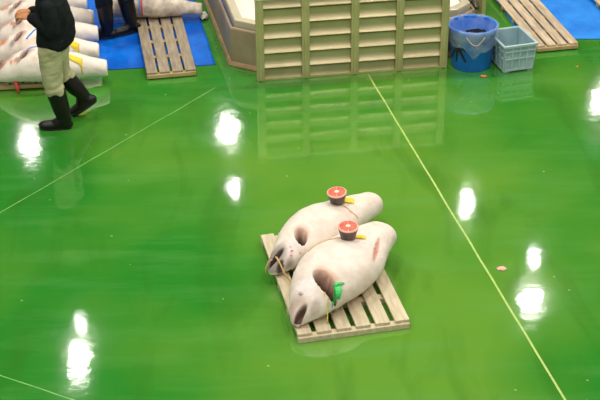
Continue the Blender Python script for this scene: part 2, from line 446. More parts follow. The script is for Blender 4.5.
# ------------------------------------------------------------------ tub (insulated steel tank)
def tub():
    t = empty('fish_tank', (0.6, 14.3, 0), 0, 'large low steel tank with cream top behind the louvred panel', 'tank')
    base = [(-.76, 13.88), (-.30, 13.63), (1.83, 14.10), (2.02, 14.34), (1.30, 17.8), (-1.55, 17.8)]
    O = Vector((.6, 14.3, 0)); c = Vector((.25, 15.6, 0))
    def ring(k, z, inset):
        out = []
        n = len(base)
        for i in range(n):
            p = Vector((*base[i], 0)); a = Vector((*base[i - 1], 0)); b = Vector((*base[(i + 1) % n], 0))
            d1 = (p - a).normalized(); d2 = (b - p).normalized()
            n1 = Vector((-d1.y, d1.x, 0)); n2 = Vector((-d2.y, d2.x, 0))
            m = (n1 + n2).normalized(); m = m / max(.4, m.dot(n1))
            out.append(p + m * inset + Vector((0, 0, z)) - O)
        return out
    s = MB(); s.loft([ring(1, .04, .0), ring(1, .44, .0), ring(1, .46, .008), ring(1, .46, .03), ring(1, .40, .035), ring(1, .40, .2)], cap=True, smooth=False)
    s.build('tank_wall', M['tub'], t, bevel=.008)
    k = MB(); k.loft([ring(1, 0, -.030), ring(1, .015, -.030), ring(1, .05, -.010), ring(1, .055, .02), ring(1, 0, .02)], smooth=False)
    k.build('tank_skirt', M['tub_skirt'], t, bevel=.005)
    l = MB(); l.loft([ring(1, .405, .055), ring(1, .525, .055), ring(1, .535, .065), ring(1, .535, .15), ring(1, .41, .15)], smooth=False)
    l.build('tank_liner', M['tub_lip'], t, bevel=.006)
    g = MB(); g.loft([ring(1, .404, .034), ring(1, .43, .034), ring(1, .43, .054), ring(1, .404, .054)], smooth=False)
    g.build('blue_gasket', mat('blue gasket', (.03, .08, .30), .5), t)
    d = MB(); d.loft([ring(1, .42, .152), ring(1, .515, .152), ring(1, .53, .19)], smooth=False)
    d.build('tank_lid', M['cream'], t, bevel=.01)
    return t
tub()

# ------------------------------------------------------------------ louvred panel
def louvred_panel():
    t = empty('louvred_panel', (-.455, 13.43, 0), R(8.4), 'olive steel louvred panel with four bays standing before the tank', 'panel')
    Wd, H = 2.135, .945
    posts = [0.0, .50, 1.045, 1.545, 2.05]; pw = .085
    for i, x in enumerate(posts):
        p = MB(); p.box((x + pw / 2, .03, H / 2), (pw, .06, H)); p.box((x + pw / 2, -.004, H / 2), (pw * .42, .012, H - .02))
        p.build('post', M['steel_post'], t, bevel=.004)
    r = MB(); r.box((Wd / 2, .03, H + .009), (Wd + .02, .08, .02)); r.build('top_rail', M['tub_lip'], t, bevel=.004)
    r = MB(); r.box((Wd / 2, .035, .012), (Wd, .045, .024)); r.build('bottom_rail', M['steel_post'], t, bevel=.003)
    pitch = .172
    for b in range(4):
        x0 = posts[b] + pw; x1 = posts[b + 1]
        zt = H
        k = 0
        z_lines = [H - .115 - i * pitch for i in range(6)]
        tops = [H] + z_lines
        for k in range(len(tops)):
            z1 = tops[k]; z0 = tops[k + 1] if k + 1 < len(tops) else .012
            if z1 - z0 < .015: continue
            prof = []
            full = pitch
            for q in range(13):
                u = q / 12; z = z1 - (z1 - z0) * u
                uu = 1 - (z - z0) / full if k == 0 else u
                y = .045 - .048 * max(0, (uu - .46) / .54) ** 2.2
                prof.append((y, z))
            prof = [(y, max(z, z0 + .014)) for y, z in prof]; lip = prof[-1][0]; prof.append((.045, z0 + .013)); prof.append((.052, z0 + .002)); prof.append((.052, z1))
            rings = [[Vector((x, y, z)) for y, z in prof] for x in (x0 + .001, x1 - .001)]
            m = MB(); m.loft(rings, smooth=False)
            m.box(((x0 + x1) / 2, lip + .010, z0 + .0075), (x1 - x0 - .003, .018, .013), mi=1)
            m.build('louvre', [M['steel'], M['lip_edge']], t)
    return t
louvred_panel()

# low olive rail at the tank's right side with a dark strap
t = empty('steel_rail', (2.20, 15.10, 0), R(11.5), 'short olive steel rail with dark strap beside the tank, beyond the bucket', 'rail')
a = MB(); a.box((.03, .9, .15), (.05, 1.8, .30)); a.build('rail_board', M['steel_post'], t, bevel=.004)
a = MB()
for i in range(9): a.box((-.045, .1 + i * .2, .16), (.05, .13, .06), Matrix.Rotation(.5, 3, 'X'))
a.build('braided_strap', M['dark_bar'], t, bevel=.01)
for y in (.12, .55, 1.0):
    a = MB(); a.box((.065, y, .2), (.02, .1, .12)); a.build('bracket', M['dark_bar'], t, bevel=.003)

# ------------------------------------------------------------------ bucket
def bucket():
    c = (1.935, 13.83, 0)
    t = empty('bucket', c, 0, 'round blue plastic bucket with black brush mark, lined with a clear bag', 'bucket')
    b = MB()
    b.lathe([(.02, .0), (.215, .0), (.222, .012), (.262, .455), (.272, .458), (.276, .468), (.276, .482), (.268, .490), (.258, .488), (.252, .470), (.212, .03), (.01, .02)], 64)
    b.build('bucket_body', M['blue'], t)
    # ink strokes on the outside: short raised patches following the wall
    def on(th, z, off=.0015):
        r = .222 + (z - .012) / .443 * .040 + off
        return Vector((r * math.cos(th), r * math.sin(th), z))
    s = MB()
    def stroke(pts, wd):
        rings = []
        m = len(pts)
        for i in range(m * 4 - 3):
            k = i / 4; j = min(int(k), m - 2); u = k - j
            th = pts[j][0] * (1 - u) + pts[j + 1][0] * u; z = pts[j][1] * (1 - u) + pts[j + 1][1] * u
            dth = pts[j + 1][0] - pts[j][0]; dz = pts[j + 1][1] - pts[j][1]
            l = math.hypot(dth * .24, dz); nx, nz = -dz / l, dth * .24 / l
            ww = wd * (1 - .55 * i / (m * 4 - 3)) / 2
            rings.append([on(th + nx * ww / .24, z + nz * ww, 0), on(th + nx * ww / .24, z + nz * ww), on(th - nx * ww / .24, z - nz * ww), on(th - nx * ww / .24, z - nz * ww, 0)])
        s.loft(rings, smooth=False)
    D = lambda d: R(270 + d)
    stroke([(D(-66), .33), (D(-50), .345), (D(-34), .325)], .045)
    stroke([(D(-49), .37), (D(-48), .24), (D(-53), .10)], .042)
    stroke([(D(-45), .28), (D(-33), .20), (D(-22), .12)], .045)
    stroke([(D(-50), .28), (D(-62), .20), (D(-72), .13)], .04)
    stroke([(D(-40), .26), (D(-30), .28), (D(-22), .25)], .03)
    s.build('brush_mark', M['ink'], t)
    # liner bag draped over the rim
    l = MB(); n = 96; rings = []
    def rr(th, k): return 1 + .018 * noise.noise(Vector((math.cos(th) * 4, math.sin(th) * 4, k * 1.7)))
    sk = [(.12, .20, 0), (.17, .22, 0), (.225, .33, 0), (.245, .44, 0), (.258, .492, 0), (.272, .502, 0), (.286, .492, 0), (.288, .44, .2), (.283, .36, .6), (.276, .26, 1)]
    for k, (r, z, hang) in enumerate(sk):
        ring = []
        for j in range(n):
            th = 2 * math.pi * j / n
            front = .5 + .5 * math.cos(th - R(278))
            drop = hang * (.16 * (1 - front ** 1.5) - .02 + .03 * math.sin(th * 5) + .02 * math.sin(th * 9 + 1))
            rad = r * rr(th, k) + (.006 * math.sin(th * 17 + k) if hang else 0)
            ring.append(Vector((rad * math.cos(th), rad * math.sin(th), z + drop + .004 * math.sin(th * 13))))
        rings.append(ring)
    l.loft(rings, cap=False)
    l.build('liner_bag', M['film'], t)
    h = MB(); h.tube([(-.10 + .02 * i, -.262 - .025 * math.sin(math.pi * i / 10), .44 - .09 * math.sin(math.pi * i / 10)) for i in range(11)], .005, 8)
    h.build('carry_handle', M['rind'], t)
    return t
bucket()
# dark cloth inside the bucket, enlarged to stand in for its inner shade
def crumple(name, loc, r, m, label, cat, seed=1, sq=.5):
    b = MB(); n = 14; rings = []
    for i in range(1, n):
        ph = math.pi * i / n; ring = []
        for j in range(2 * n):
            th = math.pi * j / n
            d = Vector((math.sin(ph) * math.cos(th), math.sin(ph) * math.sin(th), -math.cos(ph)))
            k = 1 + .45 * noise.noise(d * 2.2 + Vector((seed, 0, 0))) + .2 * noise.noise(d * 5 + Vector((0, seed, 0)))
            ring.append(Vector((d.x * r[0] * k, d.y * r[1] * k, d.z * r[2] * k + r[2] * .9)))
        rings.append(ring)
    b.loft(rings)
    return tag(b.build(name, m, loc=loc), label, cat)
crumple('bucket_shade_cloth', (1.985, 13.88, .27), (.13, .11, .06), M['navy'], 'dark crumpled cloth inside the blue bucket, standing in for its inner shade', 'cloth', 3)

# ------------------------------------------------------------------ crate
def crate():
    t = empty('plastic_crate', (2.262, 13.565, 0), R(16), 'grey blue plastic crate standing empty beside the blue bucket', 'crate')
    W, L, H = .37, .46, .33; tp = .018
    def corner(u, v, z, off=0):
        k = z / H
        return Vector((W / 2 + (u * (W / 2 - tp * (1 - k)) + off * u), L / 2 + (v * (L / 2 - tp * (1 - k)) + off * v), z))
    def quadbox(p, th, nrm):
        # p: four corners bl br tr tl
        q = [a + nrm * th for a in p]
        return p + q, [(0, 3, 2, 1), (4, 5, 6, 7), (0, 1, 5, 4), (1, 2, 6, 5), (2, 3, 7, 6), (3, 0, 4, 7)]
    b = MB()
    b.box((W / 2, L / 2, .022), (W - 2 * tp, L - 2 * tp, .012))
    sides = [((-1, -1), (1, -1), Vector((0, 1, 0))), ((1, -1), (1, 1), Vector((-1, 0, 0))), ((1, 1), (-1, 1), Vector((0, -1, 0))), ((-1, 1), (-1, -1), Vector((1, 0, 0)))]
    for a, c, nrm in sides:
        vs, fs = quadbox([corner(*a, .016), corner(*c, .016), corner(*c, H - .01), corner(*a, H - .01)], .006, nrm); b.add(vs, fs, 0, False)
    b.build('crate_basin', M['crate'], t)
    for a, c, nrm in sides:
        s = MB()
        def pt(u, z): return corner(a[0] * (1 - u) + c[0] * u, a[1] * (1 - u) + c[1] * u, z)
        def bar(u0, u1, z0, z1, th=.010):
            vs, fs = quadbox([pt(u0, z0), pt(u1, z0), pt(u1, z1), pt(u0, z1)], -th, nrm); s.add(vs, fs, 0, False)
        nr = 4
        for i in range(nr + 1):
            u = i / nr; wd = .022
            bar(max(0, u - wd), min(1, u + wd), .016, H - .03, .012)
        bar(0, 1, .016, .04); bar(0, 1, H * .5 - .008, H * .5 + .008, .014); bar(0, 1, H - .085, H - .070, .014)
        s.build('ribbed_side', M['crate_rim'], t, bevel=.002)
    r = MB()
    rings = []
    for z, o in ((H - .028, .004), (H - .028, .020), (H, .022), (H + .004, .016), (H + .004, -.004), (H - .01, -.008)):
        rings.append([corner(u, v, z, o) for u, v in ((-1, -1), (1, -1), (1, 1), (-1, 1))])
    rings = [list(q) for q in zip(*[])] if False else rings
    r.loft(rings + [rings[0]], cap=False, smooth=False); r.build('crate_rim', M['crate_rim'], t, bevel=.004)
    for u, v in ((-1, -1), (1, -1), (1, 1), (-1, 1)):
        f = MB(); p = corner(u, v, 0); f.box((p.x - u * .025, p.y - v * .025, .011), (.06, .06, .022)); f.build('foot', M['crate'], t, bevel=.004)
crate()

# ------------------------------------------------------------------ tuna
CREAM = (0.86, 0.765, 0.68); FROST = (0.88, 0.82, 0.79); PINK = (0.60, 0.27, 0.19); DARKRED = (0.11, 0.032, 0.02); GREY = (0.40, 0.34, 0.31); BLACKISH = (0.07, 0.05, 0.045)
def tuna_mesh(name, L, back, belly, thick, pockets, paints, m, base=CREAM, blunt=False, bend=0.0, seed=0, NR=130, NA=110, lift=None, rough=.006):
    vs = []; cols = []
    for i in range(NR + 1):
        t = i / NR
        # round caps at both ends
        te = t
        if te > .94 and not blunt: cap = math.sqrt(max(0, 1 - ((te - .94) / .06) ** 2))
        elif te > .993 and blunt: cap = .93
        else: cap = 1
        if te < .03: cap = math.sqrt(max(0, 1 - ((.03 - te) / .03) ** 2)) * .98 + .02
        cap = max(cap, .02)
        yb = interp(back, t) * cap; yv = interp(belly, t) * cap; th = interp(thick, t) * cap
        t0 = interp(thick, t)
        zc = max(t0, interp(lift, t) if lift else 0)
        bow = bend * math.sin(math.pi * t)
        for j in range(NA):
            a = 2 * math.pi * j / NA
            ca, sa = math.cos(a), math.sin(a)
            e = 2 / 2.15
            y = (yb if ca > 0 else yv) * (abs(ca) ** e) * (1 if ca > 0 else -1) + bow
            z = zc + th * (abs(sa) ** e) * (1 if sa > 0 else -1)
            x = t * L
            d = rough * (noise.noise(Vector((x * 4, y * 4, z * 5 + seed))) + .5 * noise.noise(Vector((x * 11, y * 11, z * 11 + seed))))
            y += d * ca * 1.5; z += d * sa
            c = list(base)
            up = sstep(-.35, .25, sa); pk = []
            for (px, py, rx, ry, ang, dep, cc, soft) in pockets:
                dx, dy = x - px, y - py
                q = R(ang); u = (dx * math.cos(q) + dy * math.sin(q)) / rx; v = (-dx * math.sin(q) + dy * math.cos(q)) / ry
                rr = math.hypot(u, v)
                k = (1 - sstep(1 - soft, 1.0, rr)) * up
                if k > 0:
                    z -= dep * k
                pk.append(((1 - sstep(.80, 1.02, rr)) * up, cc))
            for (px, py, rx, ry, ang, cc, amt) in paints:
                dx, dy = x - px, y - py
                q = R(ang); u = (dx * math.cos(q) + dy * math.sin(q)) / rx; v = (-dx * math.sin(q) + dy * math.cos(q)) / ry
                nz = 1 + .5 * noise.noise(Vector((x * 9, y * 9, seed + 4)))
                kk = (1 - sstep(.4, 1.0, math.hypot(u, v) * nz)) * amt * up
                c = [c[n] * (1 - kk) + cc[n] * kk for n in range(3)]
            for kk, cc in pk: c = [c[n] * (1 - kk) + cc[n] * kk for n in range(3)]  # gill and mouth hollows: flesh colour with their shade painted in
            z = max(z, .0015 + .002 * (1 - abs(sa)))
            vs.append((x, y, z)); cols.append((*c, 1))
    mb = MB()
    rings = [vs[i * NA:(i + 1) * NA] for i in range(NR + 1)]
    rings = [list(r) for r in rings]
    mb.loft(rings)
    me = mb.mesh(name, m)
    # make normals consistent
    bm = bmesh.new(); bm.from_mesh(me); bmesh.ops.recalc_face_normals(bm, faces=bm.faces); bm.to_mesh(me); bm.free()
    ca_ = me.color_attributes.new('skin_tone', 'FLOAT_COLOR', 'POINT')
    ca_.data.foreach_set('color', [q for c in cols for q in c])
    return me

def surf(me, x, y):
    bvh = BVHTree.FromPolygons([v.co[:] for v in me.vertices], [p.vertices[:] for p in me.polygons])
    h = bvh.ray_cast(Vector((x, y, 3)), Vector((0, 0, -1)))
    return h[0] if h[0] is not None else Vector((x, y, .05))

def draped(me, pts, r, n=8, off=.004, m=None, sub=6):
    """tube laid along the fish's own surface"""
    bvh = BVHTree.FromPolygons([v.co[:] for v in me.vertices], [p.vertices[:] for p in me.polygons])
    out = []
    for i in range(len(pts) - 1):
        for k in range(sub):
            u = k / sub; x = pts[i][0] * (1 - u) + pts[i + 1][0] * u; y = pts[i][1] * (1 - u) + pts[i + 1][1] * u
            h = bvh.ray_cast(Vector((x, y, 3)), Vector((0, 0, -1)))
            out.append(Vector((x, y, (h[0].z if h[0] is not None else .01) + off)))
    h = bvh.ray_cast(Vector((*pts[-1][:2], 3)), Vector((0, 0, -1)))
    out.append(Vector((*pts[-1][:2], (h[0].z if h[0] is not None else .01) + off)))
    mb = MB(); mb.tube(out, r, n)
    return mb

near_back = [(0, .03), (.05, .085), (.12, .15), (.22, .225), (.35, .285), (.5, .305), (.65, .285), (.8, .235), (.92, .185), (1, .15)]
near_belly = [(0, .035), (.05, .09), (.12, .16), (.22, .235), (.35, .295), (.5, .315), (.65, .285), (.78, .215), (.9, .155), (1, .125)]
near_thick = [(0, .045), (.05, .075), (.12, .115), (.22, .155), (.35, .18), (.5, .185), (.65, .165), (.8, .135), (.92, .115), (1, .10)]
me_near = tuna_mesh('tuna', 1.44, near_back, near_belly, near_thick,
    pockets=[(.325, -.09, .060, .14, -16, .17, (.075, .026, .018), .22), (.050, -.035, .075, .030, -14, .08, (.12, .06, .05), .45), (.97, -.175, .20, .020, 24, .03, (.62, .33, .26), .9)],
    paints=[(.26, .06, .05, .12, -16, (.72, .62, .54), .8), (.10, .05, .12, .05, 20, (.60, .50, .46), .8), (.355, -.075, .10, .18, -16, (.70, .44, .32), .9), (.22, .02, .13, .13, 0, FROST, .9), (.08, .0, .10, .12, 0, (.58, .45, .38), .7), (.30, -.14, .10, .05, 20, (.66, .46, .36), .7), (.13, -.12, .08, .05, 0, (.5, .4, .36), .6)],
    m=M['tuna'], bend=.015, seed=1, lift=[(0, 0), (.6, .16), (1, .17)])
T1 = empty('frozen_tuna', (-.065, 8.735, PZ), R(55.5), 'nearer white frozen tuna on the pallet with green ribbon at its gill', 'tuna', 'two tuna on the mid floor pallet')
o = bpy.data.objects.new('fish_body', me_near); COL.objects.link(o); o.parent = T1
d = draped(me_near, [(.40, -.20), (.36, -.17), (.31, -.16), (.265, -.20)], [(.017, .006)] * 19); d.build('green_ribbon', M['green_tie'], T1)
d = MB(); g = surf(me_near, .36, -.17)
d.ball((.355, -.18, g.z + .01), (.028, .018, .014)); d.tube([g + Vector((0, 0, .01)), g + Vector((-.05, -.06, .0)), g + Vector((-.10, -.085, -.05))], [(.022, .004), (.030, .004), (.016, .004)])
d.tube([g + Vector((0, 0, .01)), g + Vector((.05, -.025, .005)), g + Vector((.10, -.015, -.02))], [(.022, .004), (.026, .004), (.012, .004)])
d.build('ribbon_knot', M['green_tie'], T1)
d = draped(me_near, [(.37, -.06), (.30, -.10), (.24, -.14)], .006); d.build('yellow_tie', M['yellow_tie'], T1)
d = draped(me_near, [(.33, -.12), (.25, -.17), (.20, -.19)], .006); d.build('yellow_tie', M['yellow_tie'], T1)
# eye under the frost
e = surf(me_near, .17, .035)
d = MB(); d.ball(e, (.022, .022, .006)); d.build('eye', mat('frosted eye', (.42, .33, .32), .3), T1)
far_back = [(0, .03), (.05, .075), (.12, .125), (.22, .19), (.35, .25), (.5, .275), (.65, .25), (.8, .20), (.92, .15), (1, .11)]
far_belly = [(0, .035), (.05, .09), (.12, .14), (.22, .19), (.35, .225), (.5, .225), (.65, .205), (.8, .155), (.9, .125), (1, .10)]
me_far = tuna_mesh('tuna', 1.385, far_back, far_belly, [(a, b * .93) for a, b in near_thick],
    pockets=[(.325, -.055, .050, .085, -30, .15, (.05, .016, .012), .2), (.085, .0, .085, .030, -8, .07, BLACKISH, .6), (.055, -.075, .05, .03, 20, .04, BLACKISH, .6)],
    paints=[(.36, -.03, .085, .13, -20, (.74, .48, .36), .8), (.20, -.07, .11, .09, 0, FROST, .9), (.07, .02, .12, .12, 0, (.30, .25, .23), .85), (.10, -.13, .10, .05, 0, (.22, .18, .17), .8), (.60, .25, .3, .06, 0, (.66, .60, .52), .6)],
    m=M['tuna'], bend=.02, seed=9, lift=[(0, 0), (.6, .15), (1, .15)])
T2 = empty('frozen_tuna', (-.265, 9.475, PZ), R(45.5), 'farther white frozen tuna on the pallet with red stamp dots on its cheek', 'tuna', 'two tuna on the mid floor pallet')
o = bpy.data.objects.new('fish_body', me_far); COL.objects.link(o); o.parent = T2
for x, y, r in ((.19, -.085, .013), (.165, -.10, .012), (.235, -.14, .009), (.20, -.055, .008)):
    p = surf(me_far, x, y); d = MB(); d.ball(p, (r * 1.2, r, .003)); d.build('red_mark', M['red_ink'], T2)
d = MB(); d.tube([(.06, .02, .13), (.03, .035, .125), (-.005, .035, .07), (-.015, .03, .012)], .006); d.build('mouth_string', M['string'], T2)
for k in (0, 1):
    d = MB(); d.tube([(.07, -.01 - .012 * k, .17), (.05, -.075, .15), (.03, -.15 - .01 * k, .08), (.045 + .01 * k, -.215, .012), (.08 + .02 * k, -.28, .012)], .0065); d.build('mouth_string', M['string'], T2)

# cut tail pieces lying on the fish
def tail_piece(T, me, x, y, rb, rt, h, label, tilt):
    p = surf(me, x, y); wp = Matrix.Translation(T.location) @ Matrix.Rotation(T.rotation_euler.z, 4, 'Z') @ p
    t = empty('tuna_tail_piece', wp + Vector((0, 0, -.008)), 0, label, 'tuna tail piece', 'cut tail pieces on the tuna')
    t.rotation_euler = (tilt[0], tilt[1], 0)
    s = MB(); s.lathe([(.01, 0), (rb * .92, 0), (rb, .008), ((rb + rt) / 2 * 1.0, h * .5), (rt, h - .010), (rt * 1.0, h), (.01, h)], 40); s.build('tail_skin', M['dark_skin'], t)
    s = MB(); s.lathe([(rt * 1.005, h - .008), (rt * 1.01, h + .003), (rt * .86, h + .005), (.005, h + .004)], 40); s.build('flesh_rim', M['rind'], t)
    s = MB()
    for q in range(4):   # four lobes of red meat
        a0 = q * math.pi / 2 + .045; a1 = (q + 1) * math.pi / 2 - .045; ring = []
        rr0, rr1 = rt * .22, rt * .86
        pts = [(rr1, a0 + (a1 - a0) * k / 8) for k in range(9)] + [(rr0, a1 - (a1 - a0) * k / 4) for k in range(5)]
        bot = [Vector((r * math.cos(a), r * math.sin(a), h + .003)) for r, a in pts]; top = [v + Vector((0, 0, .005)) for v in bot]
        s.loft([bot, top], smooth=False)
    s.build('red_flesh', M['flesh'], t)
    s = MB(); s.lathe([(rt * .24, h + .003), (rt * .24, h + .010), (rt * .15, h + .012), (.002, h + .010)], 20); s.build('tail_bone', M['bone'], t)
    return t
D1 = tail_piece(T1, me_near, .925, .075, .058, .086, .125, 'dark cut tail piece with red top on the nearer tuna', (R(2), R(0)))
D2 = tail_piece(T2, me_far, .90, .055, .058, .086, .120, 'dark cut tail piece with red top on the farther tuna', (R(3), R(-3)))

def paper_tag(T, me, x, y, ang, label, wd=.085, ln=.05, name='paper_tag'):
    q = R(ang); c, s_ = math.cos(q), math.sin(q)
    bvh = BVHTree.FromPolygons([v.co[:] for v in me.vertices], [p.vertices[:] for p in me.polygons])
    vs = []; fs = []; n = 8
    def world(px, py, k):
        h = bvh.ray_cast(Vector((px, py, 3)), Vector((0, 0, -1))); z = h[0].z if h[0] is not None else .05
        return Matrix.Translation(T.location) @ Matrix.Rotation(T.rotation_euler.z, 4, 'Z') @ Vector((px, py, z + k))
    O = world(x, y, 0)
    for i in range(n + 1):
        for j in range(n + 1):
            u = (i / n - .5) * wd; v = (j / n - .5) * ln
            vs.append(world(x + u * c - v * s_, y + u * s_ + v * c, .006 + .008 * abs(math.sin(i * .9))) - O)
    for i in range(n):
        for j in range(n):
            a = i * (n + 1) + j; fs.append((a, a + n + 1, a + n + 2, a + 1))
    mb = MB(); mb.add(vs, fs); o = mb.build(name, M['yellow'], loc=O)
    so = o.modifiers.new('thick', 'SOLIDIFY'); so.thickness = .002; so.offset = 1
    return tag(o, label, 'tag')
paper_tag(T1, me_near, .99, .005, -55, 'yellow paper tag beside the tail piece on the nearer tuna', .11, .05)
paper_tag(T2, me_far, 1.0, .01, -45, 'yellow paper tag beside the tail piece on the farther tuna', .09, .09)

def world_tube(T, mb, name, m, label):
    me = mb.mesh(name, m); me.transform(Matrix.Rotation(T.rotation_euler.z, 4, 'Z'))
    o = bpy.data.objects.new(name, me); COL.objects.link(o); o.location = T.location
    return tag(o, label, 'string')
world_tube(T1, draped(me_near, [(.90, .13), (.82, .22), (.72, .25), (.60, .26)], .0045), 'straw_string', M['string'], 'straw string from the tail piece along the back of the nearer tuna')
world_tube(T2, draped(me_far, [(.88, .04), (.90, -.03), (.90, -.10), (.93, -.16)], .0045), 'straw_string', M['string'], 'straw string running down from the tail piece on the farther tuna')

# ------------------------------------------------------------------ row of tuna at the left
row_back = [(0, .03), (.06, .10), (.15, .16), (.3, .215), (.45, .225), (.6, .20), (.75, .155), (.88, .115), (1, .095)]
row_belly = [(0, .035), (.06, .10), (.15, .155), (.3, .205), (.45, .215), (.6, .19), (.75, .145), (.88, .105), (1, .085)]
row_thick = [(0, .05), (.06, .085), (.15, .125), (.3, .165), (.45, .17), (.6, .155), (.75, .13), (.88, .105), (1, .085)]
ROWP = [(.37, -.02, .045, .10, -12, .09, (.20, .10, .08), .4), (.06, -.01, .07, .025, 0, .05, (.30, .17, .14), .6)]
def rowpaint(k):
    return [(.40, -.02, .09, .15, -12, (.55, .36, .28), .85), (.16 + .02 * k, .03, .13, .12, 0, (.44, .36, .33), .8), (.09, -.03, .10, .08, 0, (.66, .34, .27), .7), (.27, .11, .12, .06, 30, (.40, .35, .33), .7), (.62, -.12, .22, .07, 5, (.80, .66, .52), .8), (.85, .08, .2, .05, -5, (.82, .70, .56), .7)] + orange_blobs(k)
def orange_blobs(k):
    rn = random.Random(40 + k * 7); out = []
    for _ in range(5):
        out.append((rn.uniform(.12, .30), rn.uniform(-.10, .07), rn.uniform(.025, .05), rn.uniform(.015, .03), rn.uniform(0, 180), (.88, .20 + rn.uniform(0, .12), .09), .95))
    out.append((rn.uniform(.10, .16), rn.uniform(-.06, .02), .06, .035, rn.uniform(0, 90), (.45, .20, .16), .85))
    out.append((.33, -.10, .09, .05, 50, (.34, .24, .21), .85))
    return out
ROW = [((-2.095, 13.47), 186, 'front most white tuna of the pile, its head tagged by a red strap', 0),
       ((-2.24, 13.93), 185, 'second tuna of the pile from the front, yellow tag on its tail', 1),
       ((-2.31, 14.42), 186.5, 'third tuna of the pile, tail just right of the black jacket', 2),
       ((-2.42, 14.88), 186, 'fourth tuna of the pile, head beside the worker\'s bare hands', 3),
       ((-2.56, 15.34), 186, 'fifth tuna of the pile, tail at the top edge of the photo', 4),
       ((-2.66, 15.80), 185, 'sixth tuna at the back of the pile, mostly beyond the top edge', 5)]
row_T = []; row_me = []
for (x, y), ang, lab, k in ROW:
    me = tuna_mesh('tuna', 1.24, [(a, b * (1 + .03 * math.sin(k * 2.1))) for a, b in row_back], row_belly, row_thick, ROWP, rowpaint(k), M['tuna_row'], base=(0.92, 0.84, 0.75), blunt=True, bend=.015 * math.sin(k * 1.7), seed=20 + k * 3, NR=90, NA=80, rough=.010)
    # object origin at the snout; the x axis runs to the tail
    q = R(ang - 180); dx, dy = math.cos(q) * 1.24, math.sin(q) * 1.24
    T = empty('frozen_tuna', (x - dx, y - dy, .082), q, lab, 'tuna', 'row of white frozen tuna on the wide pallet')
    o = bpy.data.objects.new('fish_body', me); COL.objects.link(o); o.parent = T
    row_T.append(T); row_me.append(me)
paper_tag(row_T[1], row_me[1], .95, -.09, -6, 'yellow paper strip on the second tuna from the front, by the worker\'s hip', .16, .06, 'paper_strip')
paper_tag(row_T[0], row_me[0], .90, -.09, -8, 'yellow paper strip on the front most tuna of the pile', .17, .06, 'paper_strip')
world_tube(row_T[1], draped(row_me[1], [(.60, .22), (.55, .10), (.52, -.02), (.47, -.12)], .009), 'blue_cord', M['blue_rope'], 'blue cord across the second tuna of the pile')
world_tube(row_T[0], draped(row_me[0], [(.60, .16), (.50, .14), (.42, .06), (.36, -.02)], .008), 'blue_cord', M['blue_rope'], 'blue cord on the front most tuna behind its gill')
# red strap hanging from the front fish's head
q = MB(); q.tube([(-3.10, 13.30, .27), (-3.07, 13.25, .19), (-3.05, 13.22, .10), (-3.03, 13.19, .012)], [(.022, .005), (.020, .005), (.018, .005), (.014, .005)])
o = q.build('red_strap', M['red_strap']); tag(o, 'red strap hanging from the front most tuna down to the green floor', 'strap')

# speckled tuna on the greyish pallet
me_s = tuna_mesh('tuna', 1.25, [(a, b * (.92 - .2 * max(0, a - .7))) for a, b in row_back], [(a, b * (.95 - .2 * max(0, a - .6))) for a, b in row_belly], [(a, b * (.85 - .2 * max(0, a - .6))) for a, b in row_thick], ROWP, [(.4, 0, .3, .2, 0, (.5, .45, .42), .6), (1.1, .1, .3, .07, 0, (.35, .33, .34), .5)], M['tuna_grey'], base=(.72, .62, .50), blunt=True, seed=77, NR=100, NA=80, rough=.012)
T8 = empty('frozen_tuna', (-1.15 - 1.25, 15.13, .080), R(1.5), 'greyish speckled frozen tuna tied with red and blue bands across the narrow pallet', 'tuna')
o = bpy.data.objects.new('fish_body', me_s); COL.objects.link(o); o.parent = T8
for x, m_, nm in ((.52, M['blue_rope'], 'blue_band'), (.545, M['red_strap'], 'red_band')):
    rings = []; ta = x / 1.25
    yb, yv, th = interp(row_back, ta) * .98, interp(row_belly, ta), interp(row_thick, ta); pts = []
    for j in range(41):
        a = -.5 + (math.pi + 1.0) * j / 40
        ca, sa = math.cos(a), math.sin(a)
        pts.append((x, ((yb if ca > 0 else yv) + .012) * ca, max(.004, th + (th + .012) * sa)))
    mb = MB(); mb.tube(pts, [(.010, .004)] * 41, 8); mb.build(nm, m_, T8)

# ------------------------------------------------------------------ people
def remesh(mb, name, m, voxel, parent, smooth=6, wrinkle=0.0, wscale=12, seed=0):
    me = mb.mesh(name + '_raw', m)
    bm = bmesh.new(); bm.from_mesh(me); bmesh.ops.recalc_face_normals(bm, faces=bm.faces); bm.to_mesh(me); bm.free()
    o = bpy.data.objects.new(name + '_raw', me); COL.objects.link(o)
    r = o.modifiers.new('r', 'REMESH'); r.mode = 'VOXEL'; r.voxel_size = voxel; r.use_smooth_shade = True
    s = o.modifiers.new('s', 'SMOOTH'); s.iterations = smooth; s.factor = .5
    dg = bpy.context.evaluated_depsgraph_get(); dg.update()
    me2 = bpy.data.meshes.new_from_object(o.evaluated_get(dg))
    bpy.data.objects.remove(o); bpy.data.meshes.remove(me)
    me2.name = name
    if wrinkle:
        nr = [v.normal.copy() for v in me2.vertices]
        for v, n in zip(me2.vertices, nr):
            p = v.co
            k = noise.noise(Vector((p.x * wscale, p.y * wscale, p.z * wscale * .75 + seed))) + .6 * abs(noise.noise(Vector((p.x * wscale * .7 + p.z * 9, p.y * wscale * .7, p.z * wscale * 1.6 + seed))))
            v.co = p + n * wrinkle * k
    me2.materials.clear(); me2.materials.append(m)
    for p in me2.polygons: p.use_smooth = True; p.material_index = 0
    ob = bpy.data.objects.new(name, me2); COL.objects.link(ob); ob.parent = parent
    return ob

def chain(mb, pts, rads, n=20):
    """a limb: spheres at the joints and tapered tubes between"""
    for i, p in enumerate(pts):
        r = rads[i]; mb.ball(p, r if not isinstance(r, tuple) else (min(r),) * 3, n=10)
    for i in range(len(pts) - 1):
        mb.tube([pts[i], pts[i + 1]], [rads[i], rads[i + 1]], n)

